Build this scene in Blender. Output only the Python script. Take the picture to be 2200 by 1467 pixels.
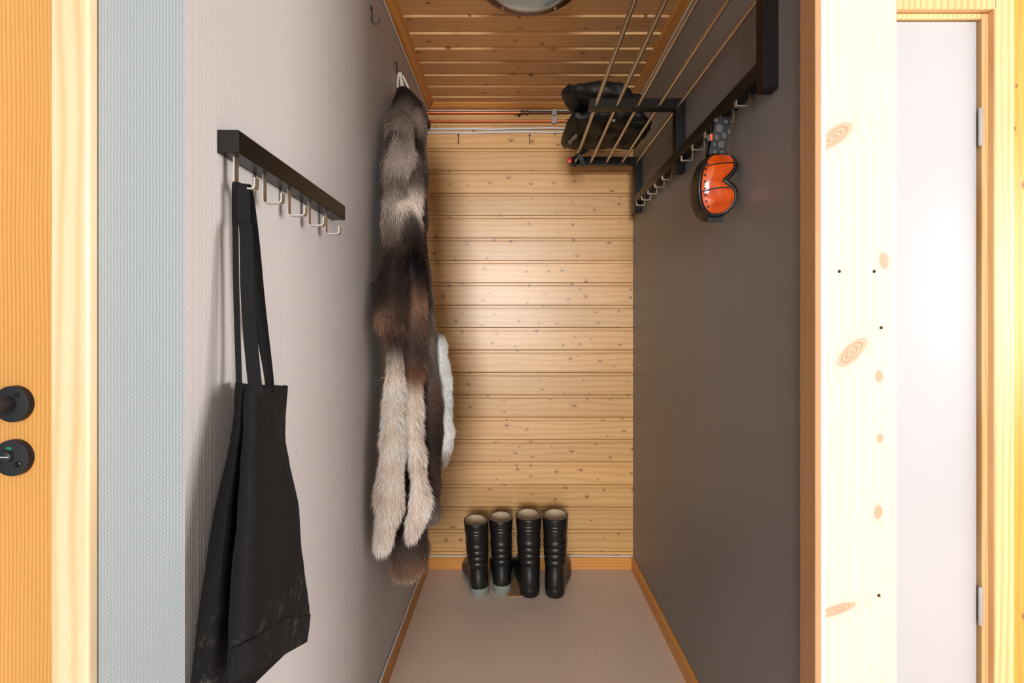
import bpy, bmesh, math, random
import numpy as np
from mathutils import Vector, Matrix, noise
from mathutils.bvhtree import BVHTree

random.seed(7); np.random.seed(7)
for o in list(bpy.data.objects): bpy.data.objects.remove(o)
S = bpy.context.scene
COL = S.collection

# ------------------------------------------------------------------ camera, light, exposure
F = 1027.0; PX = 1105.0; PY = 703.0; EYE = 1.21          # focal length in pixels, vanishing point, eye height
cam = bpy.data.cameras.new('camera'); cam.sensor_width = 36; cam.sensor_fit = 'HORIZONTAL'
cam.lens = F / 2200 * 36; cam.shift_x = -(PX - 1100) / 2200; cam.shift_y = -(733.5 - PY) / 2200
cam.clip_start = 0.02
co = bpy.data.objects.new('camera', cam); COL.objects.link(co)
co.location = (0, 0, EYE); co.rotation_euler = (math.pi / 2, 0, 0)
S.camera = co

w = bpy.data.worlds.new('world'); S.world = w; w.use_nodes = True
w.node_tree.nodes['Background'].inputs[0].default_value = (0.80, 0.90, 1.0, 1)
w.node_tree.nodes['Background'].inputs[1].default_value = 0.20

def area(name, loc, target, sx, sy, power, color):
    l = bpy.data.lights.new(name, 'AREA'); l.shape = 'RECTANGLE'; l.size = sx; l.size_y = sy
    l.energy = power; l.color = color
    o = bpy.data.objects.new(name, l); COL.objects.link(o); o.location = loc
    d = Vector(target) - Vector(loc)
    o.rotation_euler = d.to_track_quat('-Z', 'Y').to_euler()
    return o
area('window_daylight_rear', (-0.32, -5.0, 1.75), (-0.1, 2.4, 1.4), 1.5, 1.6, 250, (1.0, 0.97, 0.94))
area('window_daylight_side', (3.7, 0.22, 1.45), (-0.4, 1.0, 1.2), 1.6, 1.5, 130, (1.0, 0.95, 0.91))
S.view_settings.view_transform = 'Standard'; S.view_settings.look = 'None'
S.view_settings.exposure = 0.35; S.view_settings.gamma = 1.0
S.view_settings.use_curve_mapping = False

# ------------------------------------------------------------------ helpers
def lin(r, g, b):
    f = lambda c: (c / 255 / 12.92) if c <= 10 else ((c / 255 + 0.055) / 1.055) ** 2.4
    return (f(r), f(g), f(b), 1)
def at(x, y, Y): return Vector(((x - PX) * Y / F, Y, EYE + (PY - y) * Y / F))

class MB:
    def __init__(s): s.bm = bmesh.new()
    def box(s, x0, x1, y0, y1, z0, z1, bev=0, mi=0, seg=1):
        m = Matrix.Translation(((x0+x1)/2, (y0+y1)/2, (z0+z1)/2)) @ Matrix.Diagonal((x1-x0, y1-y0, z1-z0, 1))
        r = bmesh.ops.create_cube(s.bm, size=1, matrix=m)
        fs = set(f for v in r['verts'] for f in v.link_faces)
        for f in fs: f.material_index = mi
        if bev:
            es = list(set(e for v in r['verts'] for e in v.link_edges))
            bmesh.ops.bevel(s.bm, geom=es, offset=bev, segments=seg, affect='EDGES', profile=0.5)
        return s
    def loft(s, rings, cap=True, closed=True, mi=0):
        vs = [[s.bm.verts.new(p) for p in r] for r in rings]
        n = len(vs[0])
        for a, b in zip(vs[:-1], vs[1:]):
            for i in range(n if closed else n - 1):
                j = (i + 1) % n
                f = s.bm.faces.new((a[i], a[j], b[j], b[i])); f.material_index = mi
        if cap and closed:
            s.bm.faces.new(list(reversed(vs[0]))).material_index = mi
            s.bm.faces.new(vs[-1]).material_index = mi
        return s
    def tube(s, path, r, n=10, cap=True):
        path = [Vector(p) for p in path]; rings = []; up = None
        for i, p in enumerate(path):
            d = (path[min(i+1, len(path)-1)] - path[max(i-1, 0)]).normalized()
            if up is None:
                up = Vector((0, 0, 1)) if abs(d.z) < 0.9 else Vector((1, 0, 0))
            a = d.cross(up).normalized(); up = a.cross(d).normalized()
            rr = r[i] if isinstance(r, (list, tuple)) else r
            rings.append([p + rr * (math.cos(t) * a + math.sin(t) * up) for t in [2*math.pi*k/n for k in range(n)]])
        return s.loft(rings, cap)
    def ribbon(s, path, wdir, width, t):
        """flat strip swept along path: wdir is the width direction"""
        path = [Vector(p) for p in path]; rings = []
        for i, p in enumerate(path):
            d = (path[min(i+1, len(path)-1)] - path[max(i-1, 0)]).normalized()
            wd = Vector(wdir[i] if isinstance(wdir, list) else wdir).normalized()
            nn = d.cross(wd).normalized(); wd = nn.cross(d).normalized()
            ww = width[i] if isinstance(width, list) else width
            rings.append([p + wd*ww/2 + nn*t/2, p - wd*ww/2 + nn*t/2, p - wd*ww/2 - nn*t/2, p + wd*ww/2 - nn*t/2])
        return s.loft(rings)
    def lathe(s, c, prof, n=32, axis='Z', cap=True):
        rings = []
        for r, h in prof:
            ring = []
            for k in range(n):
                t = 2*math.pi*k/n; a, b = r*math.cos(t), r*math.sin(t)
                v = {'Z': (a, b, h), 'Y': (a, h, -b), 'X': (h, a, b)}[axis]
                ring.append(Vector(c) + Vector(v))
            rings.append(ring)
        return s.loft(rings, cap)
    def prism(s, poly, axis, a0, a1, mi=0):
        """poly: 2D list, extruded along axis. X:(y,z) Y:(x,z) Z:(x,y)"""
        f = {'X': lambda p, a: Vector((a, p[0], p[1])), 'Y': lambda p, a: Vector((p[0], a, p[1])), 'Z': lambda p, a: Vector((p[0], p[1], a))}[axis]
        return s.loft([[f(p, a0) for p in poly], [f(p, a1) for p in poly]], mi=mi)
    def build(s, name, mats, parent=None, smooth=False, loc=None, local=False):
        bmesh.ops.recalc_face_normals(s.bm, faces=s.bm.faces)
        me = bpy.data.meshes.new(name)
        org = Vector(loc) if loc is not None else Vector((0, 0, 0))
        base = org if loc is not None else wloc(parent)
        if base.length and not local: bmesh.ops.translate(s.bm, vec=-base, verts=s.bm.verts)
        s.bm.to_mesh(me); s.bm.free()
        for m in (mats if isinstance(mats, (list, tuple)) else [mats]): me.materials.append(m)
        if smooth:
            for p in me.polygons: p.use_smooth = True
            if smooth != 'all': me.set_sharp_from_angle(angle=math.radians(38))
        o = bpy.data.objects.new(name, me); COL.objects.link(o)
        if parent: o.parent = parent
        if loc is not None: o.location = org - wloc(parent)
        return o
def wloc(o):
    v = Vector((0, 0, 0))
    while o: v += o.location; o = o.parent
    return v
def tag(o, label, cat=None, group=None, kind=None):
    o['label'] = label
    if cat: o['category'] = cat
    if group: o['group'] = group
    if kind: o['kind'] = kind
    return o
def thing(name, label, cat, loc=(0, 0, 0), group=None):
    o = bpy.data.objects.new(name, None); COL.objects.link(o); o.location = loc; o.empty_display_size = 0.05
    return tag(o, label, cat, group)
def dup(o, parent=None, loc=None):
    c = o.copy(); COL.objects.link(c); c.parent = parent
    if loc is not None: c.location = loc
    return c

# ------------------------------------------------------------------ materials
class NT:
    def __init__(s, name):
        s.m = bpy.data.materials.new(name); s.m.use_nodes = True; s.t = s.m.node_tree
        s.b = s.t.nodes['Principled BSDF']
    def n(s, kind, **kw):
        nd = s.t.nodes.new('ShaderNode' + kind)
        for k, v in kw.items():
            setattr(nd, k, v)
        return nd
    def put(s, sock, v):
        if isinstance(v, bpy.types.NodeSocket): s.t.links.new(v, sock)
        elif isinstance(v, (tuple, list)) and len(v) == 3 and sock.type == 'RGBA': sock.default_value = (*v, 1)
        else: sock.default_value = v
    def math(s, op, a, b=0.0, c=0.0, clamp=False):
        nd = s.n('Math', operation=op); nd.use_clamp = clamp
        s.put(nd.inputs[0], a); s.put(nd.inputs[1], b); s.put(nd.inputs[2], c)
        return nd.outputs[0]
    def mix(s, f, a, b):
        nd = s.n('Mix', data_type='RGBA'); s.put(nd.inputs[0], f); s.put(nd.inputs[6], a); s.put(nd.inputs[7], b)
        return nd.outputs[2]
    def noise(s, vec, scale, detail=3, rough=0.5):
        nd = s.n('TexNoise'); s.put(nd.inputs['Vector'], vec); nd.inputs['Scale'].default_value = scale
        nd.inputs['Detail'].default_value = detail; nd.inputs['Roughness'].default_value = rough
        return nd.outputs[0]
    def xyz(s, x, y, z):
        nd = s.n('CombineXYZ'); s.put(nd.inputs[0], x); s.put(nd.inputs[1], y); s.put(nd.inputs[2], z); return nd.outputs[0]
    def sep(s, v):
        nd = s.n('SeparateXYZ'); s.put(nd.inputs[0], v); return nd.outputs
    def step(s, x, lo, hi):
        nd = s.n('MapRange', interpolation_type='SMOOTHSTEP'); s.put(nd.inputs[0], x)
        nd.inputs[1].default_value = lo; nd.inputs[2].default_value = hi; return nd.outputs[0]
    def coord(s): return s.n('TexCoord').outputs['Object']
    def bump(s, h, strength, dist):
        nd = s.n('Bump'); nd.inputs['Strength'].default_value = strength; nd.inputs['Distance'].default_value = dist
        s.put(nd.inputs['Height'], h); s.t.links.new(nd.outputs[0], s.b.inputs['Normal'])
    def set(s, **kw):
        for k, v in kw.items():
            s.put(s.b.inputs[k.replace('_', ' ')], v)
        return s.m

def plain(name, col, rough=0.5, metal=0.0, spec=0.5, vary=0.08, scale=30, bump=0.0, bscale=200, coat=0.0):
    t = NT(name); c = t.coord()
    nz = t.noise(c, scale, 3)
    dark = tuple(v * (1 - vary * 2) for v in col[:3]); lite = tuple(min(1, v * (1 + vary)) for v in col[:3])
    t.set(Base_Color=t.mix(nz, dark, lite), Roughness=rough, Metallic=metal)
    t.b.inputs['Specular IOR Level'].default_value = spec
    t.b.inputs['Coat Weight'].default_value = coat
    if bump: t.bump(t.noise(c, bscale, 2), bump, 0.002)
    return t.m

def pine(name, light, dark, along, across, rings=60, knots=(7, 12), keep=0.55, knot_col=(0.16, 0.07, 0.025), rough=0.45,
         seed=0.0, spots=(), contrast=1.0, coat=0.0, blotch=0.3, warp=2.2, knot_r=0.11):
    """procedural pine: growth rings running along one axis, Voronoi knots and optional knots at given spots
    spots: (along, across, half length, half width, angle) in object space"""
    t = NT(name); c = t.sep(t.coord())
    rnd = t.n('ObjectInfo').outputs['Random']
    off = t.math('MULTIPLY_ADD', rnd, 37.0, seed)
    A0 = c['XYZ'.index(along)]; B0 = c['XYZ'.index(across)]
    A = t.math('ADD', A0, off); B = t.math('ADD', B0, t.math('MULTIPLY', off, 1.7))
    # knots
    kv = t.n('TexVoronoi', voronoi_dimensions='2D'); t.put(kv.inputs['Vector'], t.xyz(t.math('MULTIPLY', A, knots[0]), t.math('MULTIPLY', B, knots[1]), 0.0)); kv.inputs['Scale'].default_value = 1.0
    cr = t.sep(kv.outputs['Color'])
    on = t.math('GREATER_THAN', cr[0], keep)
    rad = t.math('MULTIPLY_ADD', cr[1], knot_r, 0.035)
    kd = t.math('DIVIDE', kv.outputs['Distance'], rad)
    kn = t.math('MULTIPLY', t.math('SUBTRACT', 1.0, t.step(kd, 0.45, 1.15)), on)
    halo = t.math('MULTIPLY', t.math('SUBTRACT', 1.0, t.step(kd, 0.6, 3.2)), on)
    for (a, b, la, lb, ang) in spots:
        da = t.math('SUBTRACT', A0, a); db = t.math('SUBTRACT', B0, b)
        ca, sa = math.cos(ang), math.sin(ang)
        u = t.math('ADD', t.math('MULTIPLY', da, ca / la), t.math('MULTIPLY', db, sa / la))
        v = t.math('ADD', t.math('MULTIPLY', da, -sa / lb), t.math('MULTIPLY', db, ca / lb))
        d = t.math('SQRT', t.math('ADD', t.math('MULTIPLY', u, u), t.math('MULTIPLY', v, v)))
        ringed = t.math('MULTIPLY', t.math('SUBTRACT', 1.0, t.step(d, 0.85, 1.1)), t.math('MULTIPLY_ADD', t.math('SINE', t.math('MULTIPLY', d, 21.0)), 0.2, 0.62))
        kn = t.math('MAXIMUM', kn, ringed)
        halo = t.math('MAXIMUM', halo, t.math('SUBTRACT', 1.0, t.step(d, 0.8, 2.6)))
    # growth rings bend round the knots
    nlow = t.noise(t.xyz(t.math('MULTIPLY', A, 1.6), t.math('MULTIPLY', B, 7.0), 0.0), 1.0, 2)
    ph = t.math('ADD', t.math('MULTIPLY', B, rings * 6.2832), t.math('ADD', t.math('MULTIPLY', nlow, warp * 6.2832), t.math('MULTIPLY', halo, 4.5)))
    ring = t.math('POWER', t.math('MULTIPLY_ADD', t.math('SINE', ph), 0.5, 0.5), 2.2)
    fine = t.noise(t.xyz(t.math('MULTIPLY', A, 5.0), t.math('MULTIPLY', B, 420.0), 0.0), 1.0, 3)
    f = t.math('ADD', t.math('MULTIPLY', ring, 0.50 * contrast), t.math('MULTIPLY', fine, 0.28 * contrast))
    bl = t.noise(t.xyz(t.math('MULTIPLY', A, 2.2), t.math('MULTIPLY', B, 9.0), 3.0), 1.0, 3)
    f = t.math('ADD', f, t.math('MULTIPLY', t.math('SUBTRACT', bl, 0.5), blotch * 2), clamp=True)
    col = t.mix(f, light, dark)
    col = t.mix(t.math('MULTIPLY', halo, 0.15), col, tuple(d * 0.75 for d in dark[:3]))
    col = t.mix(t.math('MULTIPLY', kn, 0.88), col, knot_col)
    # every board its own tone
    tone = t.math('MULTIPLY_ADD', t.math('FRACT', t.math('MULTIPLY', rnd, 7.31)), 0.22, 0.88)
    hs = t.n('HueSaturation'); t.put(hs.inputs['Value'], tone); t.put(hs.inputs['Color'], col)
    t.set(Base_Color=hs.outputs[0], Roughness=rough)
    t.b.inputs['Coat Weight'].default_value = coat; t.b.inputs['Coat Roughness'].default_value = 0.3
    t.bump(t.math('ADD', t.math('MULTIPLY', fine, 0.5), ring), 0.12, 0.0006)
    return t.m

def weave(name, col, along, up, sa, su, strength, dist, rough=0.55, col2=None):
    """painted woven wallpaper: rows of raised threads"""
    t = NT(name); cc = t.coord(); c = t.sep(cc)
    nz = t.noise(cc, 60, 2)
    a = t.math('MULTIPLY_ADD', c['XYZ'.index(along)], sa, t.math('MULTIPLY', nz, 1.6))
    b = t.math('MULTIPLY_ADD', c['XYZ'.index(up)], su, t.math('MULTIPLY', t.noise(cc, 45, 2), 1.6))
    sh = t.math('MULTIPLY', t.math('FLOOR', t.math('DIVIDE', a, 6.2832)), 3.1416)
    h = t.math('MULTIPLY', t.math('MULTIPLY_ADD', t.math('SINE', a), 0.5, 0.5), t.math('MULTIPLY_ADD', t.math('SINE', t.math('ADD', b, sh)), 0.5, 0.6))
    h2 = t.math('ADD', h, t.math('MULTIPLY', t.noise(cc, 420, 2), 0.5))
    big = t.noise(cc, 2.5, 3)
    c2 = col2 or tuple(v * 0.9 for v in col[:3])
    t.set(Base_Color=t.mix(big, col, c2), Roughness=rough)
    t.bump(h2, strength, dist)
    return t.m

M = {}
M['back'] = pine('varnished_pine_boards', lin(211, 167, 108), lin(178, 127, 70), 'X', 'Z', rings=34, knots=(10, 14.5), keep=0.40, rough=0.36, coat=0.35, contrast=0.75, knot_r=0.075)
M['ceil'] = pine('aged_pine_ceiling', lin(222, 178, 126), lin(190, 140, 90), 'X', 'Y', rings=34, knots=(9, 13), keep=0.5, knot_r=0.08, rough=0.42, seed=3.1, contrast=0.8)
M['trim_x'] = pine('pine_trim_along_x', lin(206, 146, 74), lin(170, 108, 48), 'X', 'Z', rings=70, keep=0.93, rough=0.4, seed=1.3)
M['trim_y'] = pine('pine_trim_along_y', lin(206, 146, 74), lin(170, 108, 48), 'Y', 'Z', rings=70, keep=0.95, rough=0.4, seed=2.3)
M['casing'] = pine('pale_pine_casing', lin(228, 204, 168), lin(208, 166, 112), 'Z', 'X', rings=42, keep=0.985, rough=0.42, seed=5.5, warp=1.6, blotch=0.35)
M['casing2'] = pine('golden_pine_casing', lin(226, 190, 140), lin(200, 140, 76), 'Z', 'X', rings=60, keep=0.98, rough=0.42, seed=9.5, warp=2.2, blotch=0.3)
M['door'] = pine('honey_pine_door', lin(212, 160, 88), lin(172, 112, 44), 'Z', 'X', rings=190, keep=0.985, rough=0.35, seed=4.2, warp=4.0, coat=0.2, blotch=0.15,
                 spots=[(2.34-1.05, -0.66+0.78, 0.045, 0.014, 0.5)], contrast=0.9)
M['panel'] = pine('orange_pine_panelling', lin(214, 146, 58), lin(184, 112, 34), 'Z', 'X', rings=40, knots=(8, 14), keep=0.55, knot_r=0.06, rough=0.35, seed=6.4, contrast=0.7)
M['edge'] = pine('brown_pine_edge', lin(196, 152, 108), lin(158, 112, 72), 'Z', 'Y', rings=120, keep=0.99, rough=0.5, seed=8.1)
M['jamb'] = pine('pine_jamb', lin(240, 205, 150), lin(214, 156, 92), 'Z', 'X', rings=80, keep=0.99, rough=0.45, seed=1.9)
PLY = 0.945
def spot(x, y, la, lb, ang):                                   # a knot seen on the wide plank
    p = at(x, y, PLY); k = PLY / F
    return (p.z, p.x, la * k, lb * k, ang)
M['plank'] = pine('pale_knotty_plank', lin(226, 209, 192), lin(206, 182, 154), 'Z', 'X', rings=45, keep=2.0, rough=0.5, seed=0.4, contrast=0.55, blotch=0.15, warp=1.4,
                  knot_col=lin(176, 112, 70), spots=[spot(1793, 293, 46, 18, 0.95), spot(1830, 757, 42, 17, 0.8), spot(1899, 560, 19, 10, -0.15), spot(1889, 808, 13, 9, 0.0),
                  spot(1891, 941, 10, 7, 0.1), spot(1887, 1100, 16, 9, 0.1), spot(1797, 1310, 44, 11, 1.25)])
M['front'] = weave('grey_woven_wallpaper', lin(144, 154, 158), 'X', 'Z', 1450, 1000, 0.55, 0.0016)
M['left'] = weave('pale_grey_woven_wallpaper', lin(184, 180, 180), 'Y', 'Z', 2000, 1400, 0.5, 0.0012, rough=0.6)
M['right'] = weave('shade_toned_grey_wallpaper', lin(124, 121, 120), 'Y', 'Z', 2600, 1800, 0.12, 0.0006, rough=0.42)  # same paint as the left wall, shade of this side put into the colour
def carpet():
    t = NT('speckled_beige_vinyl'); c = t.coord()
    n1 = t.noise(c, 260, 3, 0.7); n2 = t.noise(c, 9, 4, 0.6); n3 = t.noise(c, 60, 3)
    col = t.mix(t.math('MULTIPLY_ADD', n1, 0.7, t.math('MULTIPLY', n2, 0.3)), lin(186, 166, 150), lin(226, 208, 194))
    col = t.mix(t.math('MULTIPLY', t.step(n3, 0.62, 0.75), 0.3), col, lin(128, 104, 88))
    t.set(Base_Color=col, Roughness=0.42); t.bump(n1, 0.15, 0.0008)
    return t.m
M['floor'] = carpet()
M['white_door'] = plain('white_door_paint', lin(176, 176, 181), 0.35, vary=0.02, scale=4)
M['paint'] = plain('white_ceiling_paint', lin(225, 225, 222), 0.6, vary=0.03)
M['white'] = plain('white_plastic', lin(228, 228, 226), 0.4, vary=0.04)
M['cable'] = plain('white_cable_sheath', lin(214, 218, 224), 0.38, vary=0.05)
M['black'] = plain('black_lacquer', lin(11, 10, 10), 0.34, vary=0.15, spec=0.35)
M['blackmetal'] = plain('matt_black_metal', lin(38, 40, 44), 0.42, vary=0.1, metal=0.3)
M['steel'] = plain('brushed_steel', lin(200, 196, 190), 0.36, metal=1.0, vary=0.06, scale=120)
M['copper'] = plain('copper', lin(206, 124, 84), 0.42, metal=1.0, vary=0.18, scale=25)
M['brass'] = plain('nickel_brass', lin(190, 172, 140), 0.25, metal=1.0)
M['darkpipe'] = plain('tarnished_copper', lin(92, 66, 50), 0.35, metal=0.9)
M['grey'] = plain('grey_clamp', lin(176, 176, 178), 0.45)
M['green'] = plain('green_indicator', lin(24, 104, 70), 0.4)
M['rubber'] = plain('black_rubber', lin(20, 20, 21), 0.36, vary=0.2, scale=60, bump=0.12, bscale=500)
M['sole'] = plain('grey_green_sole', lin(124, 132, 124), 0.55, vary=0.06)
M['lining'] = plain('beige_lining', lin(196, 176, 148), 0.9, vary=0.15, scale=70, bump=0.3)
M['card'] = plain('brown_fibreboard', lin(150, 116, 80), 0.7, vary=0.1)
M['rope'] = plain('white_cord', lin(226, 222, 214), 0.8, vary=0.12, scale=300, bump=0.5, bscale=900)
M['cloth'] = plain('black_nylon', lin(11, 11, 12), 0.6, vary=0.25, scale=25, bump=0.3, bscale=60)
M['red'] = plain('red_plastic', lin(190, 24, 24), 0.35)
M['print'] = plain('white_print', lin(225, 225, 225), 0.6, vary=0.02)
M['greyprint'] = plain('grey_strap_print', lin(74, 76, 78), 0.7, vary=0.1)
M['orange'] = plain('orange_label', lin(226, 92, 40), 0.6)
M['skin'] = plain('hide_leather', lin(62, 48, 42), 0.9, vary=0.2)
def canvas():
    t = NT('black_canvas'); c = t.coord()
    n1 = t.noise(c, 420, 2, 0.7); n2 = t.noise(c, 7, 4, 0.6)
    col = t.mix(n2, lin(13, 13, 14), lin(24, 24, 25))
    z = t.sep(c)
    dust = t.math('MULTIPLY', t.step(t.noise(t.xyz(t.math('MULTIPLY', z[0], 30.0), t.math('MULTIPLY', z[1], 14.0), t.math('MULTIPLY', z[2], 30.0)), 1.0, 5, 0.75), 0.53, 0.74), t.math('MULTIPLY', t.step(t.noise(c, 700, 2), 0.4, 0.7), t.math('SUBTRACT', 1.0, t.step(z[2], 0.12, 0.3))))
    col = t.mix(t.math('MULTIPLY', dust, 0.6), col, lin(150, 145, 138))
    t.set(Base_Color=col, Roughness=0.85); t.bump(n1, 0.35, 0.0012)
    t.b.inputs['Specular IOR Level'].default_value = 0.15
    return t.m
M['canvas'] = canvas()
def glassy():
    t = NT('frosted_lamp_glass'); c = t.coord()
    t.set(Base_Color=t.mix(t.noise(c, 8, 2), lin(150, 184, 206), lin(172, 200, 216)), Roughness=0.16)  # bluish daylight reflection put into the glass colour
    t.b.inputs['Coat Weight'].default_value = 0.6; t.b.inputs['Coat Roughness'].default_value = 0.05
    return t.m
M['lampglass'] = glassy()
def lensmat():
    t = NT('mirrored_orange_lens'); c = t.sep(t.coord())
    nz = t.noise(t.xyz(t.math('MULTIPLY', c[0], 26.0), 0.0, t.math('MULTIPLY', c[2], 44.0)), 1.0, 2)
    t.set(Base_Color=t.mix(nz, lin(128, 22, 3), lin(236, 96, 18)), Roughness=0.15, Metallic=0.0)  # orange lens with its gradient and dark reflection painted into the colour
    t.b.inputs['Coat Weight'].default_value = 1.0; t.b.inputs['Coat Roughness'].default_value = 0.03
    return t.m
M['lens'] = lensmat()
def furmat():
    t = NT('reindeer_fur'); a = t.n('VertexColor', layer_name='fur')
    t.set(Base_Color=a.outputs[0], Roughness=0.65); t.b.inputs['Specular IOR Level'].default_value = 0.25
    return t.m
M['fur'] = furmat()

# ------------------------------------------------------------------ the setting
XL, XR, YB, ZC = -0.439, 0.596, 2.40, 2.325
def structure(o, label, cat): return tag(o, label, cat, kind='structure')
structure(MB().box(-2.2, 3.2, -5.5, 2.52, -0.08, 0).build('floor', M['floor']), 'speckled beige floor covering of the cloakroom and hall', 'floor')

b = MB().box(-0.52, XL, 0.637, YB + 0.02, 0, ZC + 0.1)
wl = b.build('wall_left', [M['left'], M['front']])
for p in wl.data.polygons:
    if p.normal.y < -0.5: p.material_index = 1
structure(wl, 'pale grey woven-paper wall carrying the hook rail and the hides', 'wall')
structure(MB().box(-0.6045, -0.52, 0.637, 0.74, 0, 2.6).build('wall_front', M['front']), 'grey woven-paper wall face between the pine door casing and the corner', 'wall')
structure(MB().box(XR, 0.745, 0.972, YB + 0.02, 0, ZC + 0.1).build('wall_right', M['right']), 'grey wall toned darker for shade, carrying the hat rack and goggles', 'wall')

wb = structure(MB().box(-0.52, 0.745, YB + 0.014, YB + 0.1, 0, ZC + 0.1).build('wall_back', M['back']), 'knotty pine board wall behind the boots', 'wall')
# boards: flat face, groove, narrow bead, groove
PITCH, BEAD = 0.1125, 0.0165
z_dark = EYE + (PY - 318.3) * YB / F
g = 0.0035; yy = YB
prof = [(yy + 0.014, 0.0), (yy + 0.003, 0.0), (yy, 0.0022), (yy, 0.0920), (yy + 0.006, 0.0936), (yy + 0.006, 0.0962),
        (yy + 0.0012, 0.0985), (yy + 0.0012, PITCH - 0.0022), (yy + 0.006, PITCH - 0.0014), (yy + 0.014, PITCH - 0.0006)]
prof = [(a - yy, z) for a, z in prof]
pm = MB().prism(prof, 'X', XL, XR)
plank0 = pm.build('plank', M['back'], wb)
first = True; k0 = -2
k = k0
z = z_dark + 2 * PITCH
top = z
while z > -PITCH + 0.062:
    o = plank0 if first else dup(plank0, wb)
    first = False
    o.location = (0, YB, z - PITCH); z -= PITCH

cl = structure(MB().box(-0.52, 0.745, 0.6, YB + 0.1, ZC + 0.014, ZC + 0.1).build('ceiling', M['ceil']), 'brown pine board ceiling of the cloakroom', 'ceiling')
CP = 0.1
prof = [(0.0, 0.014), (0.0, -0.004), (0.0016, -0.0056), (0.005, -0.006), (0.091, 0.0005), (0.093, 0.004), (0.0985, 0.004), (0.0995, 0.014)]
pm = MB().prism(prof, 'X', XL, XR)
cb0 = pm.build('plank', M['ceil'], cl); first = True
y = 1.608 - 10 * CP
while y < YB - 0.01:
    o = cb0 if first else dup(cb0, cl)
    first = False; o.location = (0, y, ZC); y += CP
structure(MB().box(-2.2, 3.2, -5.5, 0.6, 2.6, 2.66).build('ceiling', M['paint']), 'plain white ceiling over the hall', 'ceiling')
structure(MB().box(-0.52, 0.745, 0.585, 0.6, ZC, 2.6).build('trim_1', M['trim_x']), 'pine fascia board over the cloakroom opening', 'trim')

# ceiling trims (coving) and baseboards
def cove(p): return [(0, 0), (0.010, 0), (0.030, 0.008), (0.041, 0.019), (0.043, 0.025), (0, 0.025)]
zt = ZC - 0.025
structure(MB().prism([(XL + a, zt + h) for a, h in cove(0)], 'Y', 0.64, YB).build('trim_2', M['trim_y'], smooth=True), 'pine cove moulding along the ceiling over the hides', 'trim')
structure(MB().prism([(XR - a, zt + h) for a, h in cove(0)], 'Y', 0.98, YB).build('trim_3', M['trim_y'], smooth=True), 'pine cove moulding along the ceiling over the hat rack', 'trim')
structure(MB().prism([(YB - a, zt + h) for a, h in cove(0)], 'X', XL + 0.02, XR - 0.02).build('trim_4', M['trim_x'], smooth=True), 'pine cove moulding above the copper pipes', 'trim')
bb = [(0, 0), (0.011, 0), (0.011, 0.056), (0.008, 0.060), (0, 0.060)]
structure(MB().prism([(XL + a, h) for a, h in bb], 'Y', 0.64, YB).build('baseboard_left', M['trim_y']), 'pine baseboard under the hides with a white cable on top', 'baseboard')
structure(MB().prism([(XR - a, h) for a, h in bb], 'Y', 0.98, YB).build('baseboard_right', M['trim_y']), 'pine baseboard under the dark grey wall', 'baseboard')
structure(MB().prism([(YB - a, h) for a, h in bb], 'X', XL + 0.011, XR - 0.011).build('baseboard_back', M['trim_x']), 'pine baseboard behind the boots', 'baseboard')

# right end of the wall: edge strip, white strip, wide plank
structure(MB().box(0.588, 0.6005, 0.934, 0.985, 0, 2.5, 0.0015).build('trim_5', M['edge']), 'narrow brown pine lining strip at the end of the dark grey wall', 'trim')
structure(MB().box(0.6005, 0.6115, 0.938, 0.972, 0, 2.5, 0.0025, seg=2).build('trim_6', M['white']), 'slim white strip between the brown lining and the wide plank', 'trim')
pk = MB().box(0.6145, 0.757, PLY, 0.972, 0, 2.5, 0.003, seg=2).build('trim_7', M['plank'])
structure(pk, 'wide pale knotty pine plank covering the wall end', 'trim')
first = None
for (x, y) in ((1803, 583), (1878, 583), (1893, 704), (1888, 1279)):
    p = at(x, y, PLY)
    if first is None:
        first = MB().lathe((0, 0, 0), [(0.0032, 0.001), (0.0032, -0.0007), (0.0022, -0.0009), (0.0014, -0.0002)], 12, 'Y').build('screw_head', M['darkpipe'], pk, True, loc=(p.x, PLY, p.z), local=True)
    else: dup(first, pk, (p.x, PLY, p.z))

# right: closet door, frame, casing, panelling
YD = 1.25
def X(x, Y=YD): return (x - PX) * Y / F
def Z(y, Y=YD): return EYE + (PY - y) * Y / F
dr = MB().box(0.80, X(2099), YD, YD + 0.035, 0.02, Z(46), 0.002).build('door_2', M['white_door'])
structure(dr, 'smooth white closet door with two grey hinges', 'door')
for yt, yb in ((233, 315), (1259, 1341)):
    zc = (Z(yt) + Z(yb)) / 2; h = (Z(yt) - Z(yb)) / 2
    hg = MB().lathe((X(2103), YD - 0.004, zc), [(0.003, -h), (0.0048, -h + 0.003), (0.0048, -0.001), (0.004, -0.0005), (0.004, 0.0005), (0.0048, 0.001), (0.0048, h - 0.003), (0.003, h)], 14).build('hinge', M['grey'], dr, True)
    MB().box(X(2103), X(2107), YD - 0.004, YD + 0.001, zc - h * 0.9, zc + h * 0.9, 0.0005).build('hinge_leaf', M['grey'], hg)
fr = MB().box(X(2107), X(2124), YD - 0.006, YD + 0.06, 0, Z(30), 0.003).box(0.77, X(2108), YD - 0.006, YD + 0.06, Z(43), Z(30), 0.003)
structure(fr.build('trim_8', M['jamb']), 'pine jamb around the white closet door', 'trim')
structure(MB().box(X(2118), X(2161), YD - 0.022, YD - 0.004, 0, 2.5, 0.003, seg=2).build('trim_9', M['casing2']), 'upright golden pine casing beside the white closet door', 'trim')
structure(MB().box(0.77, X(2124), YD - 0.022, YD - 0.004, Z(31), Z(31) + 0.12, 0.003, seg=2).build('trim_10', M['casing2']), 'pine head casing over the white closet door', 'trim')
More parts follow.
